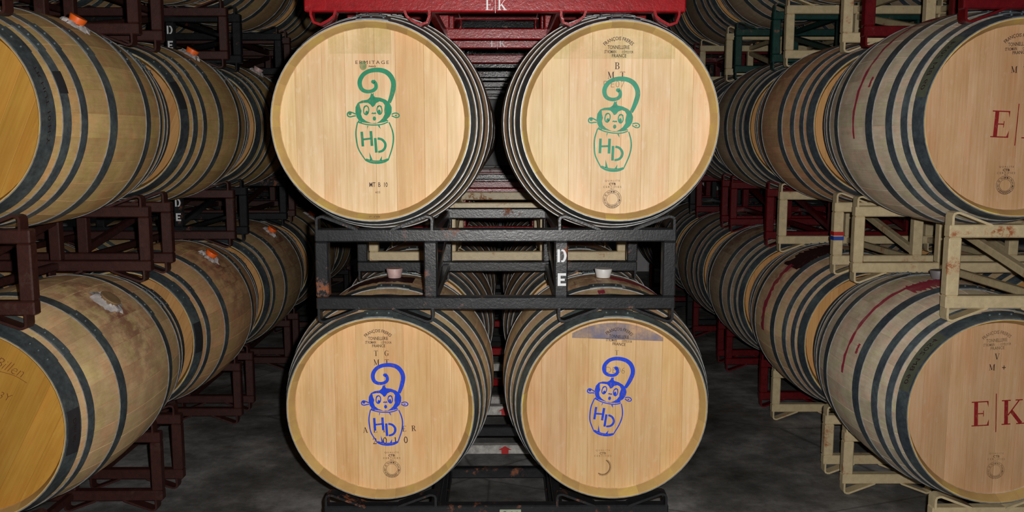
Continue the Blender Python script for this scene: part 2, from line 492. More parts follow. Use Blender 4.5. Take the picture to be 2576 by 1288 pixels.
    def build(s, name, mat, parent, place, label=None):
        """place(u,v) -> local xyz"""
        lift = {}                                   # overlapping strokes lie a hair above one another
        for i, f in enumerate(s.f):
            for q in f: lift.setdefault(q, (i % 11) * 2.5e-5)
        pts = [place(u, v) for u, v in s.v]; pts = [(p[0], p[1] - lift.get(i, 0), p[2]) for i, p in enumerate(pts)]
        me = bpy.data.meshes.new(name); me.from_pydata(pts, [], s.f); me.materials.append(mat); me.update()
        o = link(name, me, parent)
        if label: o['label'] = label
        return o
def glyph(g, c):
    r = g.rect; S1, S2 = .14, .045
    if c == 'E':
        r(.1, .03, .25, .97); r(0, .955, .66, 1); r(0, 0, .68, .045); r(.25, .48, .46, .525)
        g.poly([(.66, 1), (.60, .955), (.66, .74)]); g.poly([(.68, 0), (.60, .045), (.68, .27)]); r(.45, .38, .48, .62)
    elif c == 'K':
        r(.1, .03, .25, .97); r(0, .955, .35, 1); r(0, 0, .35, .045)
        g.ribbon([(.25, .38), (.68, .96)], .05); g.ribbon([(.38, .54), (.76, .03)], .14); r(.54, .955, .82, 1); r(.58, 0, .92, .045)
    elif c == '|': r(-.018, -.28, .018, 1.28)
    elif c == 'M':
        r(.1, .03, .15, .97); r(.72, .03, .87, .97); g.ribbon([(.12, .97), (.46, .08)], .14); g.ribbon([(.46, .08), (.76, .97)], .045)
        r(0, .955, .2, 1); r(0, 0, .26, .045); r(.62, 0, .97, .045); r(.74, .955, .97, 1)
    elif c == 'T':
        r(.28, .03, .43, .90); r(0, .945, .71, 1); r(.16, 0, .55, .045); g.poly([(0, 1), (0, .74), (.06, .95)]); g.poly([(.71, 1), (.71, .74), (.65, .95)])
    elif c == 'L':
        r(.1, .03, .25, .97); r(0, .955, .38, 1); r(0, 0, .64, .045); g.poly([(.64, 0), (.56, .045), (.64, .3)])
    elif c == 'I': r(.1, .03, .25, .97); r(0, .955, .35, 1); r(0, 0, .35, .045)
    elif c == '1': r(.14, .03, .28, .97); g.ribbon([(.0, .80), (.16, .97)], .05); r(0, 0, .42, .045)
    elif c == 'A':
        g.ribbon([(.08, .03), (.36, .97)], .05); g.ribbon([(.36, .99), (.68, .03)], .14); r(.2, .32, .52, .365); r(0, 0, .22, .045); r(.52, 0, .82, .045)
    elif c == 'V':
        g.ribbon([(.12, .97), (.38, .04)], .14); g.ribbon([(.38, .03), (.66, .97)], .05); r(0, .955, .28, 1); r(.54, .955, .78, 1)
    elif c == '+': r(.0, .40, .6, .52); r(.24, .14, .36, .80)
    elif c in 'BR':
        r(.1, .03, .25, .97); r(0, .955, .35, 1); r(0, 0, .35, .045)
        g.ribbon(crom([(.27, .975, .05), (.46, .95, .08), (.56, .75, .14), (.46, .55, .08), (.27, .52, .05)]))
        if c == 'B': g.ribbon(crom([(.27, .52, .05), (.50, .48, .08), (.62, .27, .15), (.50, .05, .08), (.27, .025, .05)]))
        else: g.ribbon([(.40, .52), (.66, .03)], .13); r(.58, 0, .82, .045)
    elif c in 'G':
        g.ribbon(crom([(.66, .78, .03), (.56, .95, .05), (.38, .99, .05), (.16, .82, .12), (.09, .5, .15), (.16, .18, .12), (.38, .01, .05), (.60, .08, .05)])); r(.56, .06, .68, .42); r(.46, .40, .78, .445); r(.65, .74, .68, .99)
    elif c == '0':
        g.ell(.3, .5, .23, .47, .13)
    elif c == '2':
        g.ribbon(crom([(.06, .72, .13), (.14, .93, .06), (.32, .97, .06), (.50, .80, .13), (.42, .52, .09), (.08, .06, .05)])); r(.04, 0, .56, .11); r(.54, .0, .58, .24)
    elif c == 'D':
        r(.0, .0, .20, 1); g.ribbon(crom([(.30, .93, .14), (.50, .88, .16), (.62, .5, .20), (.50, .12, .16), (.30, .07, .14)]))
    elif c == 'S': g.ribbon(crom([(.5, .85, .1), (.3, .97, .08), (.1, .75, .12), (.3, .5, .13), (.52, .25, .12), (.3, .03, .08), (.05, .15, .1)]))
    else:
        g.rect(0, 0, .3, 1)

HSHIFT = {}
def on_head(o, kn, dx=0., dz=0., rot=0., off=.0007, sc=1.0):
    dz += HSHIFT.get(o.name, 0)
    rb = KIND[kn]['rb']
    def f(u, v):
        U, V = u * sc, v * sc
        U, V = U * math.cos(rot) - V * math.sin(rot), U * math.sin(rot) + V * math.cos(rot)
        return (dx + U, HY - off, rb + dz + V)
    return f

def emblem():
    """small primate peeping out of a barrel with a curled tail, letters H D below (crop units -> metres)"""
    F = Flat(); F.fat = 5.5
    F.stroke([(345, 240, 34), (368, 262, 26), (368, 300, 27), (335, 325, 26), (287, 330, 27), (246, 312, 30), (227, 270, 34), (232, 225, 34),
              (262, 180, 32), (310, 152, 32), (370, 141, 34), (430, 146, 36), (480, 170, 38), (515, 215, 38), (528, 265, 38), (521, 320, 38),
              (506, 375, 33), (486, 428, 26)])
    F.ell(345, 244, 17, 16)
    F.poly([(305, 400), (318, 372), (326, 345), (338, 352), (350, 338), (348, 362), (362, 385), (372, 405)])
    outer = [(292, 402), (318, 380), (350, 378), (405, 384), (455, 402), (490, 430), (508, 470), (506, 515), (490, 550), (462, 578), (478, 588), (430, 603),
             (385, 610), (350, 616), (300, 610), (250, 604), (212, 588), (192, 556), (182, 515), (184, 468), (205, 430), (242, 410)]
    face = [(220, 437), (262, 430), (296, 430), (318, 446), (334, 468), (352, 460), (370, 432), (400, 417), (428, 425), (446, 450), (440, 500), (444, 530),
            (425, 566), (400, 590), (372, 608), (330, 611), (310, 604), (275, 590), (244, 565), (232, 530), (238, 500), (226, 470)]
    F.fillholes(outer, [face])
    F.ell(279, 496, 23, 39, 5, .12); F.ell(283, 520, 13, 21, None, .1); F.ell(398, 494, 22, 38, 5, -.08); F.ell(396, 510, 13, 21, None, -.1)
    F.stroke([(258, 478), (266, 462), (284, 456)], 6); F.stroke([(384, 466), (400, 456), (418, 468)], 6)
    F.stroke([(328, 528), (338, 520), (348, 526), (358, 519), (366, 528)], 5)
    F.ell(351, 569, 15, 19)
    F.stroke([(186, 530), (158, 518), (130, 510), (112, 524), (114, 546), (136, 554), (162, 548), (186, 545)], 6); F.ell(134, 526, 14, 13)
    F.stroke([(506, 532), (534, 521), (560, 524), (574, 540), (566, 556), (544, 560), (524, 552), (506, 544)], 5); F.stroke([(535, 538), (545, 545), (550, 537)], 4)
    F.stroke([(200, 600), (270, 620), (345, 627), (420, 620), (474, 598)], 5); F.stroke([(206, 588), (215, 598), (240, 604)], 5)
    F.stroke([(200, 600, 5), (184, 680, 7), (186, 755, 8), (205, 845, 7), (264, 940, 5)]); F.stroke([(482, 602, 5), (510, 675, 7), (519, 745, 8), (506, 830, 7), (470, 936, 5)])
    F.stroke([(262, 938, 9), (310, 958, 13), (368, 964, 15), (428, 956, 13), (472, 934, 9)]); F.stroke([(268, 930), (320, 944), (370, 948), (425, 942), (466, 928)], 4)
    F.poly([(286, 632), (296, 632), (285, 668)]); F.poly([(380, 632), (398, 630), (406, 664)])
    F.poly([(299, 868), (306, 944), (330, 944)]); F.poly([(413, 902), (388, 946), (410, 946)])
    F.ribbon([(235, 686), (243, 818)], 18); F.ribbon([(243, 756), (322, 746)], 12); F.ribbon([(317, 680), (325, 813)], 19)
    F.ribbon([(355, 742), (363, 873)], 18); F.stroke([(376, 746, 15), (415, 756, 16), (443, 788, 17), (443, 825, 17), (420, 855, 16), (380, 868, 13)])
    k = .6 / 498 / 3.577 * 1.012
    F.xf(lambda u, v: ((u - 351) * k, -(v - 569) * k))       # origin at the mouth
    return F
EMB = emblem()
def put_emblem(o, kn, mat, dx, dz, rot, label, sc=1.0):
    F = Flat(); F.v = list(EMB.v); F.f = list(EMB.f)
    F.build('stencilled_emblem', mat, o, on_head(o, kn, dx, dz, rot, .0014, sc), label)
def cooper_stamp(o, kn, dx, dz, rot=0, mat='ink', sc=1.0):
    F = Flat()
    F.text('FRANÇOIS FRERES', 0, .028, .096, .0135, arc=.06, bold=.01)
    F.text('TONNELLERIE', 0, .003, .067, .0115, bold=.01)
    F.text('ST ROMAIN', -.025, -.0105, .036, .0095, bold=.015); F.text("CÔTE D'OR", .028, -.0105, .034, .0095, bold=.015)
    F.text('FRANCE', .002, -.0225, .044, .0100, bold=.01)
    F.build('cooper_stamp', M[mat], o, on_head(o, kn, dx, dz, rot, .0006, sc))
def quality_stamp(o, kn, dx, dz, rot=0, mat='ink', part=False):
    F = Flat()
    F.text('QUALITE', 0, .0565, .046, .0062, spacing=1.5); F.text('CTB', 0, .047, .021, .0078, bold=.03); F.text('CERTIFIES', 0, .0378, .056, .0062, spacing=1.5)
    F.build('quality_stamp', M[mat], o, on_head(o, kn, dx, dz, rot, .0006))
    G = Flat()
    if part: G.ell(0, 0, .024, .026, .004, 0, -2.2, 1.1); G.ell(0, 0, .028, .030, .0012, 0, -2.0, .9)
    else:
        G.ell(0, 0, .0285, .0285, .0010, 0, -.6, PI + .6); G.ell(0, 0, .0180, .0180, .0010)
        ring = 'FORET DE TRADITION FRANCAISE'
        for i, ch in enumerate(ring):
            if ch == ' ': continue
            an = R(205) - R(230) * i / (len(ring) - 1)
            G.text(ch, .0232 * math.cos(an), .0232 * math.sin(an), .0034, .0056, rot=an - PI / 2, bold=.01)
        for i in range(9):
            an = R(222 + 96 * i / 8); G.ell(.0245 * math.cos(an), .0245 * math.sin(an), .0042, .0042, .0012, n=8)
        G.text("N°1", 0, .0325, .010, .005)
    G.build('round_stamp', M[mat], o, on_head(o, kn, dx, dz, rot, .0006))
def ek(h):
    F = Flat(); F.glyphs('E', -h * .62, 0, h, adv=1); F.glyphs('|', 0, 0, h, adv=1); F.glyphs('K', h * .68, 0, h, adv=1); return F
def head_tint(o, kn, name, mat, z0, z1, x0, x1, tilt=0., label=None, off=.0004):
    """tinted area of the head between heights z0..z1, clipped by the rim"""
    rr = KIND[kn]['rh'] - .019; n = 40; F = Flat(); pts = []
    for i in range(n):
        a, b = x0 + (x1 - x0) * i / n, x0 + (x1 - x0) * (i + 1) / n
        def cl(x): 
            h = math.sqrt(max(rr * rr - x * x, 0)); lo = z0 + tilt * x; return min(max(lo, -h), h), max(min(z1 + tilt * x, h), -h)
        (la, ha), (lb, hb) = cl(a), cl(b)
        if ha - la < 1e-4 and hb - lb < 1e-4: continue
        F.poly([(a, la), (b, lb), (b, max(hb, lb + 1e-5)), (a, max(ha, la + 1e-5))])
    F.build(name, mat, o, on_head(o, kn, off=off), label)
def hoop_text(o, kn, txt, y, a, hgt, width, mat='ink'):
    k = KIND[kn]; F = Flat(); F.text(txt, 0, 0, width, hgt, shear=.2)
    def pl(u, v):
        an = a + u / rad(k, y); yy = y - v; r = rad(k, yy) + .0052
        return (r * math.sin(an), yy, k['rb'] + r * math.cos(an))
    F.build('handwriting', M[mat], o, pl)

# ------------------------------------------------------------------ bungs
def bung(x, y, zc, kn, a, mat, label, foam=False, hgt=.024, r=.027, group=None, foamscale=1.0):
    k = KIND[kn]; rb = k['rb']; yy = y + k['L'] / 2
    rot = Matrix.Rotation(a, 4, 'Y')
    base = Vector((x, yy, zc)) + rot @ Vector((0, 0, rb + .0022))
    t = thing('barrel_bung', label, 'bung', base, group); t.rotation_euler = (0, a, 0)
    bm = bmesh.new(); prof = [(0, -.0), (r * .78, 0), (r * .80, .003), (r * 1.0, hgt - .003), (r * .96, hgt), (r * .5, hgt + .001), (0, hgt - .002)]
    seg = 24; rings = []
    for rr, z in prof:
        rings.append([bm.verts.new((0, 0, z))] if rr == 0 else [bm.verts.new((rr * math.cos(2 * PI * i / seg), rr * math.sin(2 * PI * i / seg), z)) for i in range(seg)])
    for A, B in zip(rings, rings[1:]):
        for i in range(seg):
            j = (i + 1) % seg
            if len(A) == 1: bm.faces.new((A[0], B[j], B[i]))
            elif len(B) == 1: bm.faces.new((A[i], A[j], B[0]))
            else: bm.faces.new((A[i], A[j], B[j], B[i]))
    link('stopper', mesh_of(bm, 'stopper', M[mat], angle=50), t)
    if foam:
        rg = random.Random(int(x * 100 + y * 10)); bm = bmesh.new(); n = 36; rr_ = []
        for q, (rr, z) in enumerate([(.020, .003), (.030, .011), (.040, .009), (.050, .0)]):
            row = []
            for i in range(n):
                f = (1 + (rg.uniform(-.28, .38) if q > 0 else 0)) * foamscale
                X = rr * f * math.cos(2 * PI * i / n); Y = rr * f * math.sin(2 * PI * i / n)
                drop = rb - math.sqrt(rb * rb - X * X)
                row.append(bm.verts.new((X, Y, -drop + max(z + rg.uniform(-.004, .004) * (q in (1, 2)), .0015) if q < 3 else -drop - .0014)))
            rr_.append(row)
        for A, B in zip(rr_, rr_[1:]):
            for i in range(n): bm.faces.new((A[i], A[(i + 1) % n], B[(i + 1) % n], B[i]))
        f = link('foam_residue', mesh_of(bm, 'foam_residue', M['foam'], angle=60), t)
    return t

# ------------------------------------------------------------------ racks
BAR = .041
def beam(p, q, w=BAR, mat='black', roundness=.004):
    """square tube between two points"""
    p, q = Vector(p), Vector(q); d = q - p; bm = bmesh.new()
    box(bm, (0, 0, 0), (w, w, d.length), None, roundness)
    m = Matrix.Translation((p + q) / 2) @ d.to_track_quat('Z', 'Y').to_matrix().to_4x4()
    bmesh.ops.transform(bm, matrix=m, verts=bm.verts); return bm
def strap_mesh(sgn, up, inner, h, mat, dep=.045, th=.0075, outer=.182):
    """flat steel strap: rises from the rail's outer end, bends over and slopes back to the rail (x relative to barrel axis, z relative to rail face)"""
    def f():
        q = .014 if inner < .08 else .030
        if inner < .08: path = [(outer, -.004), (outer, h - q), (outer - .004, h - .004), (outer - q, h), (outer - .024, h), (inner + .005, 0.002), (inner, -.003)]
        else: path = [(outer, -.004), (outer, h - q), (outer - .009, h - .007), (outer - q, h), (outer - .035, h), (inner + .022, h * .68), (inner + .006, h * .36), (inner, -.003)]
        bm = bmesh.new(); rows = []
        for i, (a, z) in enumerate(path):
            pa = path[max(i - 1, 0)]; pb = path[min(i + 1, len(path) - 1)]
            dx, dz = pb[0] - pa[0], pb[1] - pa[1]; L = math.hypot(dx, dz); nx, nz = -dz / L, dx / L
            r = []
            for (s_, yy) in ((0, 0), (0, dep), (1, dep), (1, 0)):
                X = a + nx * th * s_ ; Z = z + nz * th * s_
                r.append(bm.verts.new((X * sgn, yy, Z * up)))
            rows.append(r)
        for A, B in zip(rows, rows[1:]):
            for j in range(4): bm.faces.new((A[j], A[(j + 1) % 4], B[(j + 1) % 4], B[j]))
        bm.faces.new(rows[0]); bm.faces.new(rows[-1])
        return mesh_of(bm, 'saddle_strap', M[mat], angle=25)
    return cached(('strap', sgn, up, inner, h, mat, dep), f)
def rack(cx, y, z0, H, W, depth, mat, label, group, half=.3765, inner=.05, sb=.041, st=.041):
    """two welded frames (front, back) joined by ties and braces; z0 = lowest point of the lower straps"""
    t = thing('barrel_rack', label, 'rack', (cx, y, z0), group)
    zb0, zb1 = sb, sb + BAR; zt1, zt0 = H - st, H - st - BAR
    zt1p = H - st
    post_x = [-W / 2 + BAR / 2, -.204, .204, W / 2 - BAR / 2]
    def part(name, key, fn, loc=(0, 0, 0)):
        return link(name, cached((key, mat), lambda: mesh_of(fn(), name, M[mat], angle=30)), t, loc)
    rail = lambda: beam((-W / 2, 0, 0), (W / 2, 0, 0))
    ph = zt0 - zb1
    post = lambda: beam((0, 0, 0), (0, 0, ph))
    res = []
    for yy in (BAR / 2, depth - BAR / 2):
        part('top_rail', ('rail', W), rail, (0, yy, zt0 + BAR / 2)); part('bottom_rail', ('rail', W), rail, (0, yy, zb0 + BAR / 2))
        for px in post_x: part('post', ('post', round(ph, 4)), post, (px, yy, zb1))
        ys = yy - .0225
        for c in (-half, half):
            for s in (-1, 1):
                link('saddle_strap', strap_mesh(s, 1, inner, st, mat), t, (c, ys, zt1p))
                link('saddle_strap', strap_mesh(s, -1, inner, sb, mat), t, (c, ys, zb0))
    for px in (-.204, .204):
        part('tie_bar', ('tie', depth), lambda: beam((0, BAR, 0), (0, depth - BAR, 0), .028), (px, 0, zt0 + BAR / 2))
        part('tie_bar', ('tie', depth), lambda: beam((0, BAR, 0), (0, depth - BAR, 0), .028), (px, 0, zb0 + BAR / 2))
        part('brace', ('brace', depth, round(ph, 4)), lambda: beam((0, BAR, .015), (0, depth - BAR, ph - .015), .030), (px, 0, zb1))
    t['_z'] = (zb0, zt0)
    return t
def on_bar(cx, z, off=.001):
    return lambda u, v: (cx + u, -off, z + v)

def letters_de(k, zm):
    F = Flat(); F.glyphs('D', 0, .043, .040, adv=1); F.build('stencilled_letter', M['whiteink'], k, on_bar(.206, zm), 'white letter D')
    F = Flat(); F.rect(-.013, -.052, -.004, -.012); F.rect(-.004, -.020, .013, -.012); F.rect(-.004, -.036, .009, -.029); F.rect(-.004, -.052, .013, -.044)
    F.build('stencilled_letter', M['whiteink'], k, on_bar(.206, zm), 'white letter E')

# ------------------------------------------------------------------ the setting
def slab(name, x0, x1, y0, y1, z0, z1, mat):
    bm = bmesh.new(); box(bm, ((x0 + x1) / 2, (y0 + y1) / 2, (z0 + z1) / 2), (x1 - x0, y1 - y0, z1 - z0))
    o = link(name, mesh_of(bm, name, M[mat], smooth=False)); o['kind'] = 'structure'; return o
slab('floor', -6, 6, -2.5, 10.1, -.15, 0, 'floor')
slab('wall_back', -6, 6, 9.9, 10.1, 0, 5, 'wall')
slab('wall_left', -6.2, -6, -2.5, 10.1, 0, 5, 'wall')
slab('wall_right', 6, 6.2, -2.5, 10.1, 0, 5, 'wall')
slab('ceiling', -6.2, 6.2, -2.5, 10.1, 5, 5.2, 'ceil')

ORD = ['front', 'second', 'third', 'fourth', 'fifth', 'sixth']
NR = 6
# ------------------------------------------------------------------ centre stack
CX = -.022
HALF = .3765
Z1, Z0, Z2 = 1.501, .590, 2.412          # heights of the barrel axes: upper, lower, topmost tier
DC = 2.80; PC = 1.14
def cy(r): return DC + PC * r
g_c = 'oak barrels in the centre stack'; g_l = 'oak barrels in the left stack'; g_r = 'oak barrels in the right stack'

ul = barrel('burgundy', CX - HALF, DC, Z1, 'pale oak barrel with green stencilled emblem, ERMITAGE stamp, upper left of centre', g_c, (1.0, .95, .92), (.90, .86, .80), roll=.06,
            boards=[(.98, 1, .92), 1.0, 1.02, 1.0, 1.0, (.90, .80, .66), (1.0, .97, .9), 1.0], stain=.35)
ur = barrel('burgundy', CX + HALF, DC, Z1, 'pale oak barrel with teal stencilled emblem, letters B M T, upper right of centre', g_c, (1.0, .95, .92), (.90, .86, .82), roll=.02,
            boards=[(.9, .95, .9), (.95, .98, .93), 1.0, 1.0, 1.02, 1.0, (.98, 1, .95), 1.0], stain=.3)
DL = 2.865
ll = barrel('burgundy', CX - HALF + .004, DL, Z0 - .004, 'oak barrel with blue stencilled emblem and ALLIER 2010 lettering, lower left of centre', g_c, (1.08, 1.0, .88), (.86, .745, .60), roll=-.03,
            boards=[.97, 1.0, (1.02, .98, .95), 1.0, .97, (.96, .93, .88), 1.0, .98], stain=.9, hooptint=(1.0, 1.1, 1.1))
lr = barrel('burgundy', CX + HALF + .004, DL, Z0 - .004, 'oak barrel with blue stencilled emblem and blue-grey patch at top, lower right of centre', g_c, (1.05, .98, .88), (.80, .70, .565), roll=.05,
            boards=[(.93, .90, .93), (.92, .89, .96), .97, 1.0, 1.0, .96, (1, .98, .9), 1.0], stain=.9, hooptint=(1.0, 1.1, 1.08))

# rest of the centre stack
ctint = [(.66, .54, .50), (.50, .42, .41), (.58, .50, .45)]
for r in range(1, NR):
    for lv, z in ((0, Z0), (1, Z1), (2, Z2)):
        for s in (-1, 1):
            barrel('burgundy', CX + s * HALF, cy(r), z,
                   'oak wine barrel, %s row back, %s tier, %s column of the centre stack' % (ORD[r], ('lower', 'upper', 'topmost')[lv], ('left', 'right')[s > 0]),
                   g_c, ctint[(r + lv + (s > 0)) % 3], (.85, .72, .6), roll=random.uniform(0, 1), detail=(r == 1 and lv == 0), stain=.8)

# racks of the centre stack: level z0, height
g_rk = 'steel barrel racks of the centre stack'
LV = {0: (.0, Z0 - .328 + .041), 1: (Z0 + .328 - .041, Z1 - Z0 - .656 + .082), 2: (Z1 + .328 - .041, Z2 - Z1 - .656 + .082)}
cmat = {0: ['black', 'white', 'red', 'black', 'black', 'red'], 1: ['black', 'cream', 'red', 'gloss_black', 'red', 'black'], 2: ['red', 'red', 'gloss_black', 'gloss_black', 'gloss_black', 'gloss_black']}
cname = {'darkred': 'dark red', 'black': 'black rusty', 'white': 'white', 'red': 'red', 'cream': 'cream', 'gloss_black': 'glossy black', 'brown': 'maroon', 'green': 'dark green'}
front_rack = {}
for lv in (0, 1, 2):
    z0, H = LV[lv]
    for r in range(NR):
        m = cmat[lv][r]
        dep = .86 if m in ('black',) and r == 0 else .82
        lab = {0: 'under the lower barrels', 1: 'between lower and upper barrels', 2: 'above the upper barrels'}[lv]
        k = rack(CX, cy(r) + .03 + (.03 if lv == 0 and r == 0 else 0), z0, H, 1.15 if m == 'red' else 1.125, dep, m,
                 '%s steel barrel rack %s, %s row of the centre stack' % (cname[m], lab, ORD[r]), g_rk, HALF, .10 if m == 'red' else .05)
        front_rack[(lv, r)] = k
        zb0, zt0 = k['_z']
        if lv == 2 and r < 2:
            ek(.031).build('stencilled_letters', M['whiteink'], k, on_bar(.0, zb0 + BAR / 2), 'white letters E|K')
        if lv == 1 and r == 0:
            letters_de(k, (zb0 + zt0 + BAR) / 2)
        if lv == 0 and r == 1:
            for zz in (zb0, zt0):
                F = Flat(); q = .5 * BAR
                F.poly([(-.03, 0), (-.0, q * .9), (.03, 0), (.016, 0), (.016, -q * .9), (-.016, -q * .9), (-.016, 0)])
                F.build('stencilled_arrow', M['redpaint'], k, on_bar(.03, zz + q), 'red arrow mark')
k = front_rack[(0, 0)]
bm = bmesh.new(); box(bm, (0, 0, 0), (.070, .003, .022), None, .001)
tg = link('asset_plate', mesh_of(bm, 'asset_plate', M['plate']), k, (.045, -.0015, k['_z'][1] + .018)); tg['label'] = 'small pale tag plate'
F = Flat(); F.ell(-.018, 0, .005, .005, .002); F.text('2 1', .012, 0, .022, .009); F.build('plate_marks', M['ink'], tg, lambda u, v: (u, -.0020, v))

# marks on the four front barrels of the centre
kb = 'burgundy'
px = .6 / 498 * 1.012                      # metres per photograph pixel on the upper heads
def U(dx): return dx * px
# upper left
put_emblem(ul, kb, M['greenink'], U(937.8 - 933), U(308 - 299.4), 0, 'green stencilled emblem')
F = Flat(); F.text('ERMITAGE', U(2), U(147), U(83), U(8.5), spacing=1.3); F.text('FRANCE', U(2), U(137), U(18), U(4), bold=.03)
F.text('MT  B  10', U(12), U(-157), U(46), U(12), bold=.01); F.text('622', U(10), U(-176), U(12), U(5))
F.build('cooper_stamp', M['ink'], ul, on_head(ul, kb))
head_tint(ul, kb, 'green_tint', M['greenstain'], .205, .30, -.13, .06)
F = Flat(); F.ell(0, 0, .011, .014); F.build('overspray', M['greenspot'], ul, on_head(ul, kb, U(-21), U(139), 0, .0010))
F = Flat(); F.text('C  CER', 0, 0, .034, .006); F.build('rim_stamp', M['ink'], ul, lambda u, v: (u + .005, .012, KIND[kb]['rb'] - .2895 + v))
# upper right
put_emblem(ur, kb, M['tealink'], U(1550.3 - 1559.5), U(307 - 318.5), R(-5.2), 'teal stencilled emblem')
cooper_stamp(ur, kb, U(-2), U(182))
F = Flat(); F.glyphs('B', U(-5), U(139), U(17), adv=1); F.glyphs('M', U(-20), U(116), U(17), adv=1); F.glyphs('T', U(9), U(116), U(17), adv=1)
F.build('stencilled_letters', M['ink'], ur, on_head(ur, kb))
F = Flat(); F.text('DE07', U(-12), U(94), U(52), U(16), spacing=1.1, bold=-.02); F.build('pencilled_code', M['faint'], ur, on_head(ur, kb, off=.0006))
quality_stamp(ur, kb, U(-13), U(-194))
head_tint(ur, kb, 'green_tint', M['greenstain'], .190, .30, -.20, .17)
HSHIFT[ll.name] = -.006; HSHIFT[lr.name] = -.006
# lower left
px = .001272 * 1.01
put_emblem(ll, kb, M['blueink'], U(963.5 - 954.5), .004, R(-.4), 'blue stencilled emblem', .955)
cooper_stamp(ll, kb, U(-7), .228, 0, 'ink', .96)
F = Flat()
F.glyphs('T', U(-13), .182, .018, adv=1); F.glyphs('G', U(14), .182, .018, adv=1); F.glyphs('M', U(-12), .152, .019, adv=1); F.glyphs('T', U(14), .152, .019, adv=1)
F.glyphs('ALLIER', U(18), -.072, .019, total=.158, rot=R(2)); F.glyphs('2010', U(19), -.110, .021, total=.102, rot=R(2))
F.build('stencilled_letters', M['ink'], ll, on_head(ll, kb))
quality_stamp(ll, kb, U(22), -.208)
# lower right
put_emblem(lr, kb, M['blueink'], U(1539.3 - 1548), .030, R(-11.5), 'blue stencilled emblem', .93)
cooper_stamp(lr, kb, U(13), .232, R(-4), 'ink', .96)
F = Flat(); F.glyphs('T', U(8), .182, .016, adv=1); F.text('DE06', U(5), .124, .062, .020, bold=-.02, rot=R(-3)); F.build('pencilled_code', M['faint'], lr, on_head(lr, kb, off=.0010))
quality_stamp(lr, kb, U(-24), -.203, 0, 'branding', True)
head_tint(lr, kb, 'blue_grey_tint', M['bluestain'], .226, .30, -.135, .16, tilt=-.04)
# wine around the lower bungs and drips
surf_patch(ll, kb, 'wine_stain', .36, .47, -.46, .20, M['winedark'], jag=.012, seedv=3)
surf_patch(lr, kb, 'wine_stain', .40, .47, .10, .85, M['wine'], jag=.006, seedv=5)
surf_patch(ll, kb, 'wine_stain', .12, .15, .35, .42, M['wine'], jag=.004, seedv=6)
surf_patch(lr, kb, 'wine_stain', .20, .24, -.10, -.03, M['wine'], jag=.006, seedv=7)
surf_patch(lr, kb, 'silver_tape', .266, .312, .10, .19, M['silver'], off=.0050)
bung(CX - HALF + .004, DL, Z0 - .004, kb, -.0, 'pinkbung', 'pinkish white bung on the lower left centre barrel', hgt=.034, r=.030)
bung(CX + HALF + .004, DL, Z0 - .004, kb, .02, 'whitebung', 'white silicone bung on the lower right centre barrel', hgt=.032, r=.032)
bung(CX - HALF, DC, Z1, kb, .10, 'greybung', 'grey bung on top of the upper left centre barrel', hgt=.026, r=.034)
bung(CX + HALF, DC, Z1, kb, -.10, 'greybung', 'grey bung on top of the upper right centre barrel', hgt=.026, r=.034)

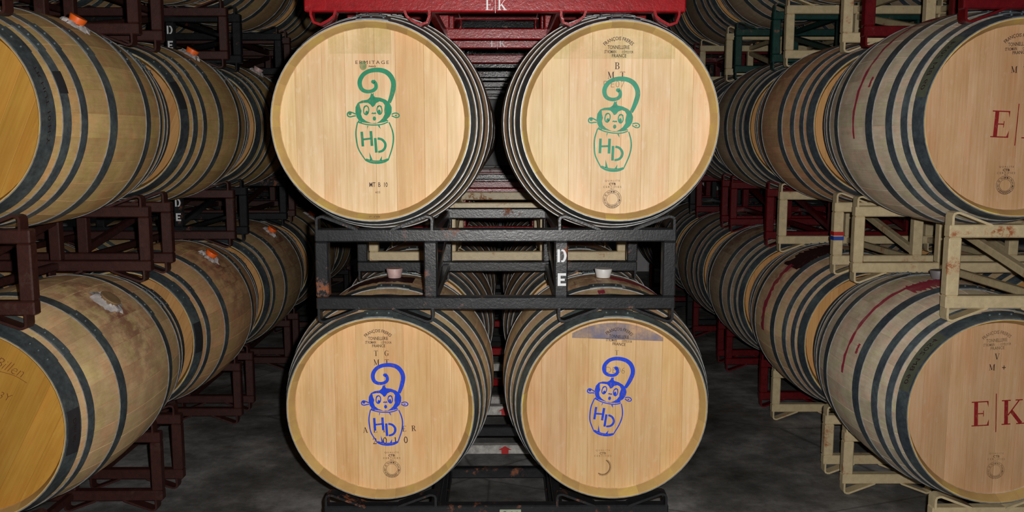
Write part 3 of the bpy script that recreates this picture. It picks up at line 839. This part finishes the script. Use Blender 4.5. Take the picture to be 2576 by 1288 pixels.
# ------------------------------------------------------------------ left stack (longer, slimmer barrels; bungs rolled towards the aisle)
LXC = -1.897; LH = .3585
DLft = 2.55; PL = 1.10
LZ1, LZ0, LZ2 = 1.513, .634, 2.392
ltint = [(.62, .53, .36), (.78, .66, .52), (.70, .60, .48)]
for r in range(NR):
    for lv, z in ((0, LZ0), (1, LZ1), (2, LZ2)):
        for s in (1, -1):
            if s < 0 and r == 0: continue
            if lv == 2 and r == 0: continue
            kn = 'bordeaux6' if lv == 0 else 'bordeaux'
            x = LXC + s * LH - (.015 if lv == 1 else 0); y = DLft + PL * r
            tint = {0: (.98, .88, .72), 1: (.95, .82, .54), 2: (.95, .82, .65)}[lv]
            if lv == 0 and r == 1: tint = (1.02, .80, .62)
            tint = tuple(c * (1., .92, .72, .6, .5, .45)[r] for c in tint)  # light falloff with depth put into the wood tint, row by row
            if r == 0:
                lab = 'yellowish oak barrel at the left edge, ' + ('upper tier, green-grey hoops' if lv else 'lower tier, handwriting on its head')
            else:
                lab = 'oak wine barrel, %s row back, %s tier, %s column of the left stack' % (ORD[r], ('lower', 'upper', 'topmost')[lv], ('left', 'right')[s > 0])
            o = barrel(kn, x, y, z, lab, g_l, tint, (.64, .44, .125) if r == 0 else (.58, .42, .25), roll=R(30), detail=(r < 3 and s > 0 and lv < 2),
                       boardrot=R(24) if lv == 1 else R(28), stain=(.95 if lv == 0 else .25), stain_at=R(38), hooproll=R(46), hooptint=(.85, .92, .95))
            if r == 0 and lv == 0:
                F = Flat(); F.text('Billen', .120, .165, .085, .030, shear=.35, rot=R(-27), bold=-.018); F.text('3Y', .100, .078, .040, .022, shear=.3, rot=R(-18), bold=-.018)
                F.stroke([(.08, .155), (.13, .140), (.165, .118)], .0015)
                F.build('handwriting', M['rust_mark'], o, on_head(o, kn, off=.0010))
                surf_patch(o, kn, 'dark_tape', .004, .054, R(82), R(108), M['tape'], off=.0050)
                hoop_text(o, kn, 'Dam 80', .03, R(94), .014, .07)
            if r == 0 and lv == 1:
                hoop_text(o, kn, 'TR HUT 10 H-Y', .028, R(84), .012, .22)
                surf_patch(o, kn, 'dark_tape', .088, .124, R(66), R(78), M['tape'], off=.0050)
            if r == 1 and lv == 1 and s > 0:
                surf_patch(o, kn, 'dark_tape', .004, .054, R(58), R(80), M['tape'], off=.0050)
            if r == 1 and lv == 0 and s > 0:
                surf_patch(o, kn, 'dark_tape', .004, .054, R(76), R(100), M['tape'], off=.0050)
            if s > 0 and r < 4 and lv < 2:
                if r == 0 and lv == 0:
                    bung(x, y, z, kn, R(38), 'woodbung', 'brown wooden bung with white foam, lower barrel at left edge', True, .020, .036, foamscale=1.0)
                else:
                    bung(x, y, z, kn, R(30 if lv else 36), 'orange' if not (lv == 1 and r == 2) else 'pinkbung',
                         '%s bung with white residue on the %s row %s barrel, left stack' % ('orange' if not (lv == 1 and r == 2) else 'pink', ORD[r], ('lower', 'upper')[lv]),
                         True, .030, .028, foamscale=.85)
lm = {0: ['brown', 'brown', 'brown', 'brown', 'black', 'brown'], 1: ['brown', 'brown', 'black', 'brown', 'black', 'brown'], 2: ['brown', 'brown', 'black', 'brown', 'brown', 'black']}
LLV = {0: (0.0, LZ0 - .316 + .041), 1: (LZ0 + .316 - .041, LZ1 - LZ0 - .632 + .082), 2: (LZ1 + .316 - .041, LZ2 - LZ1 - .632 + .082)}
for lv in (0, 1, 2):
    z0, H = LLV[lv]
    for r in range(NR):
        m = lm[lv][r]; lab = {0: 'under the lower barrels', 1: 'between lower and upper barrels', 2: 'above the upper barrels'}[lv]
        k = rack(LXC, DLft + PL * r + .03, z0, H, 1.125, .91, m, '%s steel barrel rack %s, %s row of the left stack' % (cname[m], lab, ORD[r]),
                 'steel barrel racks of the left stack', LH, .05)
        if m == 'black' and r == 2:
            zb0, zt0 = k['_z']; letters_de(k, (zb0 + zt0 + BAR) / 2)

# ------------------------------------------------------------------ right stack
RZ1, RZ0, RZ2 = 1.512, .590, 2.425
RXC = 1.956; DR = 2.80; PR = 0.995
rbar = {}
for r in range(NR):
    for lv, z in ((0, RZ0), (1, RZ1), (2, RZ2)):
        for s in (-1, 1):
            if s > 0 and r == 0: continue
            if lv == 2 and r == 0: continue
            x = RXC + s * HALF + 0; y = DR + PR * r + 0
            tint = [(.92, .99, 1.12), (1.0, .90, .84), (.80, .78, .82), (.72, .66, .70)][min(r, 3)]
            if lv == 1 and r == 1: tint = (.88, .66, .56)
            tint = tuple(c * (1., 1., .82, .72, .6, .5)[r] for c in tint)  # rear rows tinted darker, painting in how the light fades with depth
            if r == 0:
                lab = 'weathered barrel at right edge, red E|K letters, ' + ('upper tier' if lv else 'lower tier, V and M+ marks')
            else:
                lab = 'oak wine barrel, %s row back, %s tier, %s column of the right stack' % (ORD[r], ('lower', 'upper', 'topmost')[lv], ('left', 'right')[s > 0])
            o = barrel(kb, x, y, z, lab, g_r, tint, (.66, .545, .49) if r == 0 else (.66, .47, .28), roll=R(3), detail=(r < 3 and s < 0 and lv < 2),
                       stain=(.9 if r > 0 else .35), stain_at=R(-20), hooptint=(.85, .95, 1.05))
            rbar[(r, lv, s)] = (o, x, y, z)
for lv in (0, 1):
    o, x, y, z = rbar[(0, lv, -1)]
    dx, dz = ((.005, -.014) if lv else (.003, -.008))
    F = ek(.082); F.build('stencilled_letters', M['redink'], o, on_head(o, kb, dx - .0, dz - .005, R(3 if lv == 0 else -2), .001), 'large dark red letters E|K')
    cooper_stamp(o, kb, -.005 if lv else -.010, .222, R(4), 'ink' if lv else 'branding')
    F = Flat()
    if lv: F.glyphs('M', -.015, .148, .020, adv=1); F.glyphs('T', .020, .148, .020, adv=1)
    else: F.glyphs('V', -.006, .172, .020, adv=1); F.glyphs('M', -.020, .137, .020, adv=1); F.glyphs('+', .018, .137, .020, adv=1)
    F.build('stencilled_letters', M['ink'] , o, on_head(o, kb, 0, 0, 0, .0012))
    quality_stamp(o, kb, -.018 if lv else .014, -.205, 0, 'ink' if lv else 'branding')
    surf_patch(o, kb, 'olive_tape', .003, .047, R(-78), R(-38), M['olivetape'], off=.0050)
    hoop_text(o, kb, '09 BM 2054', .026, R(-58), .016, .17)
    surf_patch(o, kb, 'wine_drip', .396, .420, R(-2), R(-86 if lv == 0 else -100), M['wine'], off=.0015, jag=.004, seedv=9 + lv, taper=.3)
    surf_patch(o, kb, 'wine_stain', .33, .42, R(-2), R(-24), M['wine'], off=.0013, jag=.020, seedv=12 + lv)
    surf_patch(o, kb, 'wine_stain', .33, .345, R(-66), R(-72), M['wine'], off=.0013, jag=.003, seedv=22 + lv)
o, x, y, z = rbar[(1, 0, -1)]
surf_patch(o, kb, 'wine_stain', .30, .50, R(-4), R(-42), M['winedark'], off=.0015, jag=.03, seedv=31)
surf_patch(o, kb, 'wine_stain', .40, .44, R(-40), R(-95), M['wine'], off=.0015, jag=.008, seedv=32)
o, x, y, z = rbar[(0, 0, -1)]
bung(x, y, z, kb, R(-2), 'greybung', 'grey bung on the lower barrel at the right edge', hgt=.030, r=.032)
rm = {0: ['cream', 'cream', 'darkred', 'darkred', 'black', 'darkred'], 1: ['cream', 'cream', 'darkred', 'darkred', 'black', 'darkred'], 2: ['darkred', 'cream', 'green', 'cream', 'darkred', 'black']}
RLV = {0: (0.0, RZ0 - .328 + .041), 1: (RZ0 + .328 - .041, RZ1 - RZ0 - .656 + .082), 2: (RZ1 + .328 - .041, RZ2 - RZ1 - .656 + .082)}
for lv in (0, 1, 2):
    z0, H = RLV[lv]
    for r in range(NR):
        m = rm[lv][r]; lab = {0: 'under the lower barrels', 1: 'between lower and upper barrels', 2: 'above the upper barrels'}[lv]
        k = rack(RXC, DR + PR * r + .028, z0, H, 1.125, .81, m, '%s steel barrel rack %s, %s row of the right stack' % (cname[m], lab, ORD[r]),
                 'steel barrel racks of the right stack', HALF, .05)
        if lv == 1 and r == 1:
            for zz, mm, nm in ((.175, 'redpaint', 'red_band'), (.155, 'bluepaint', 'blue_band')):
                bm = bmesh.new(); box(bm, (0, 0, 0), (BAR + .002, BAR + .002, .016))
                b_ = link(nm, mesh_of(bm, nm, M[mm], smooth=False), k, (-1.125 / 2 + BAR / 2, BAR / 2, zz)); b_['label'] = nm.replace('_', ' ') + ' on the post'
for o in list(bpy.data.objects):
    for q in ('_rb', '_z'):
        if q in o: del o[q]
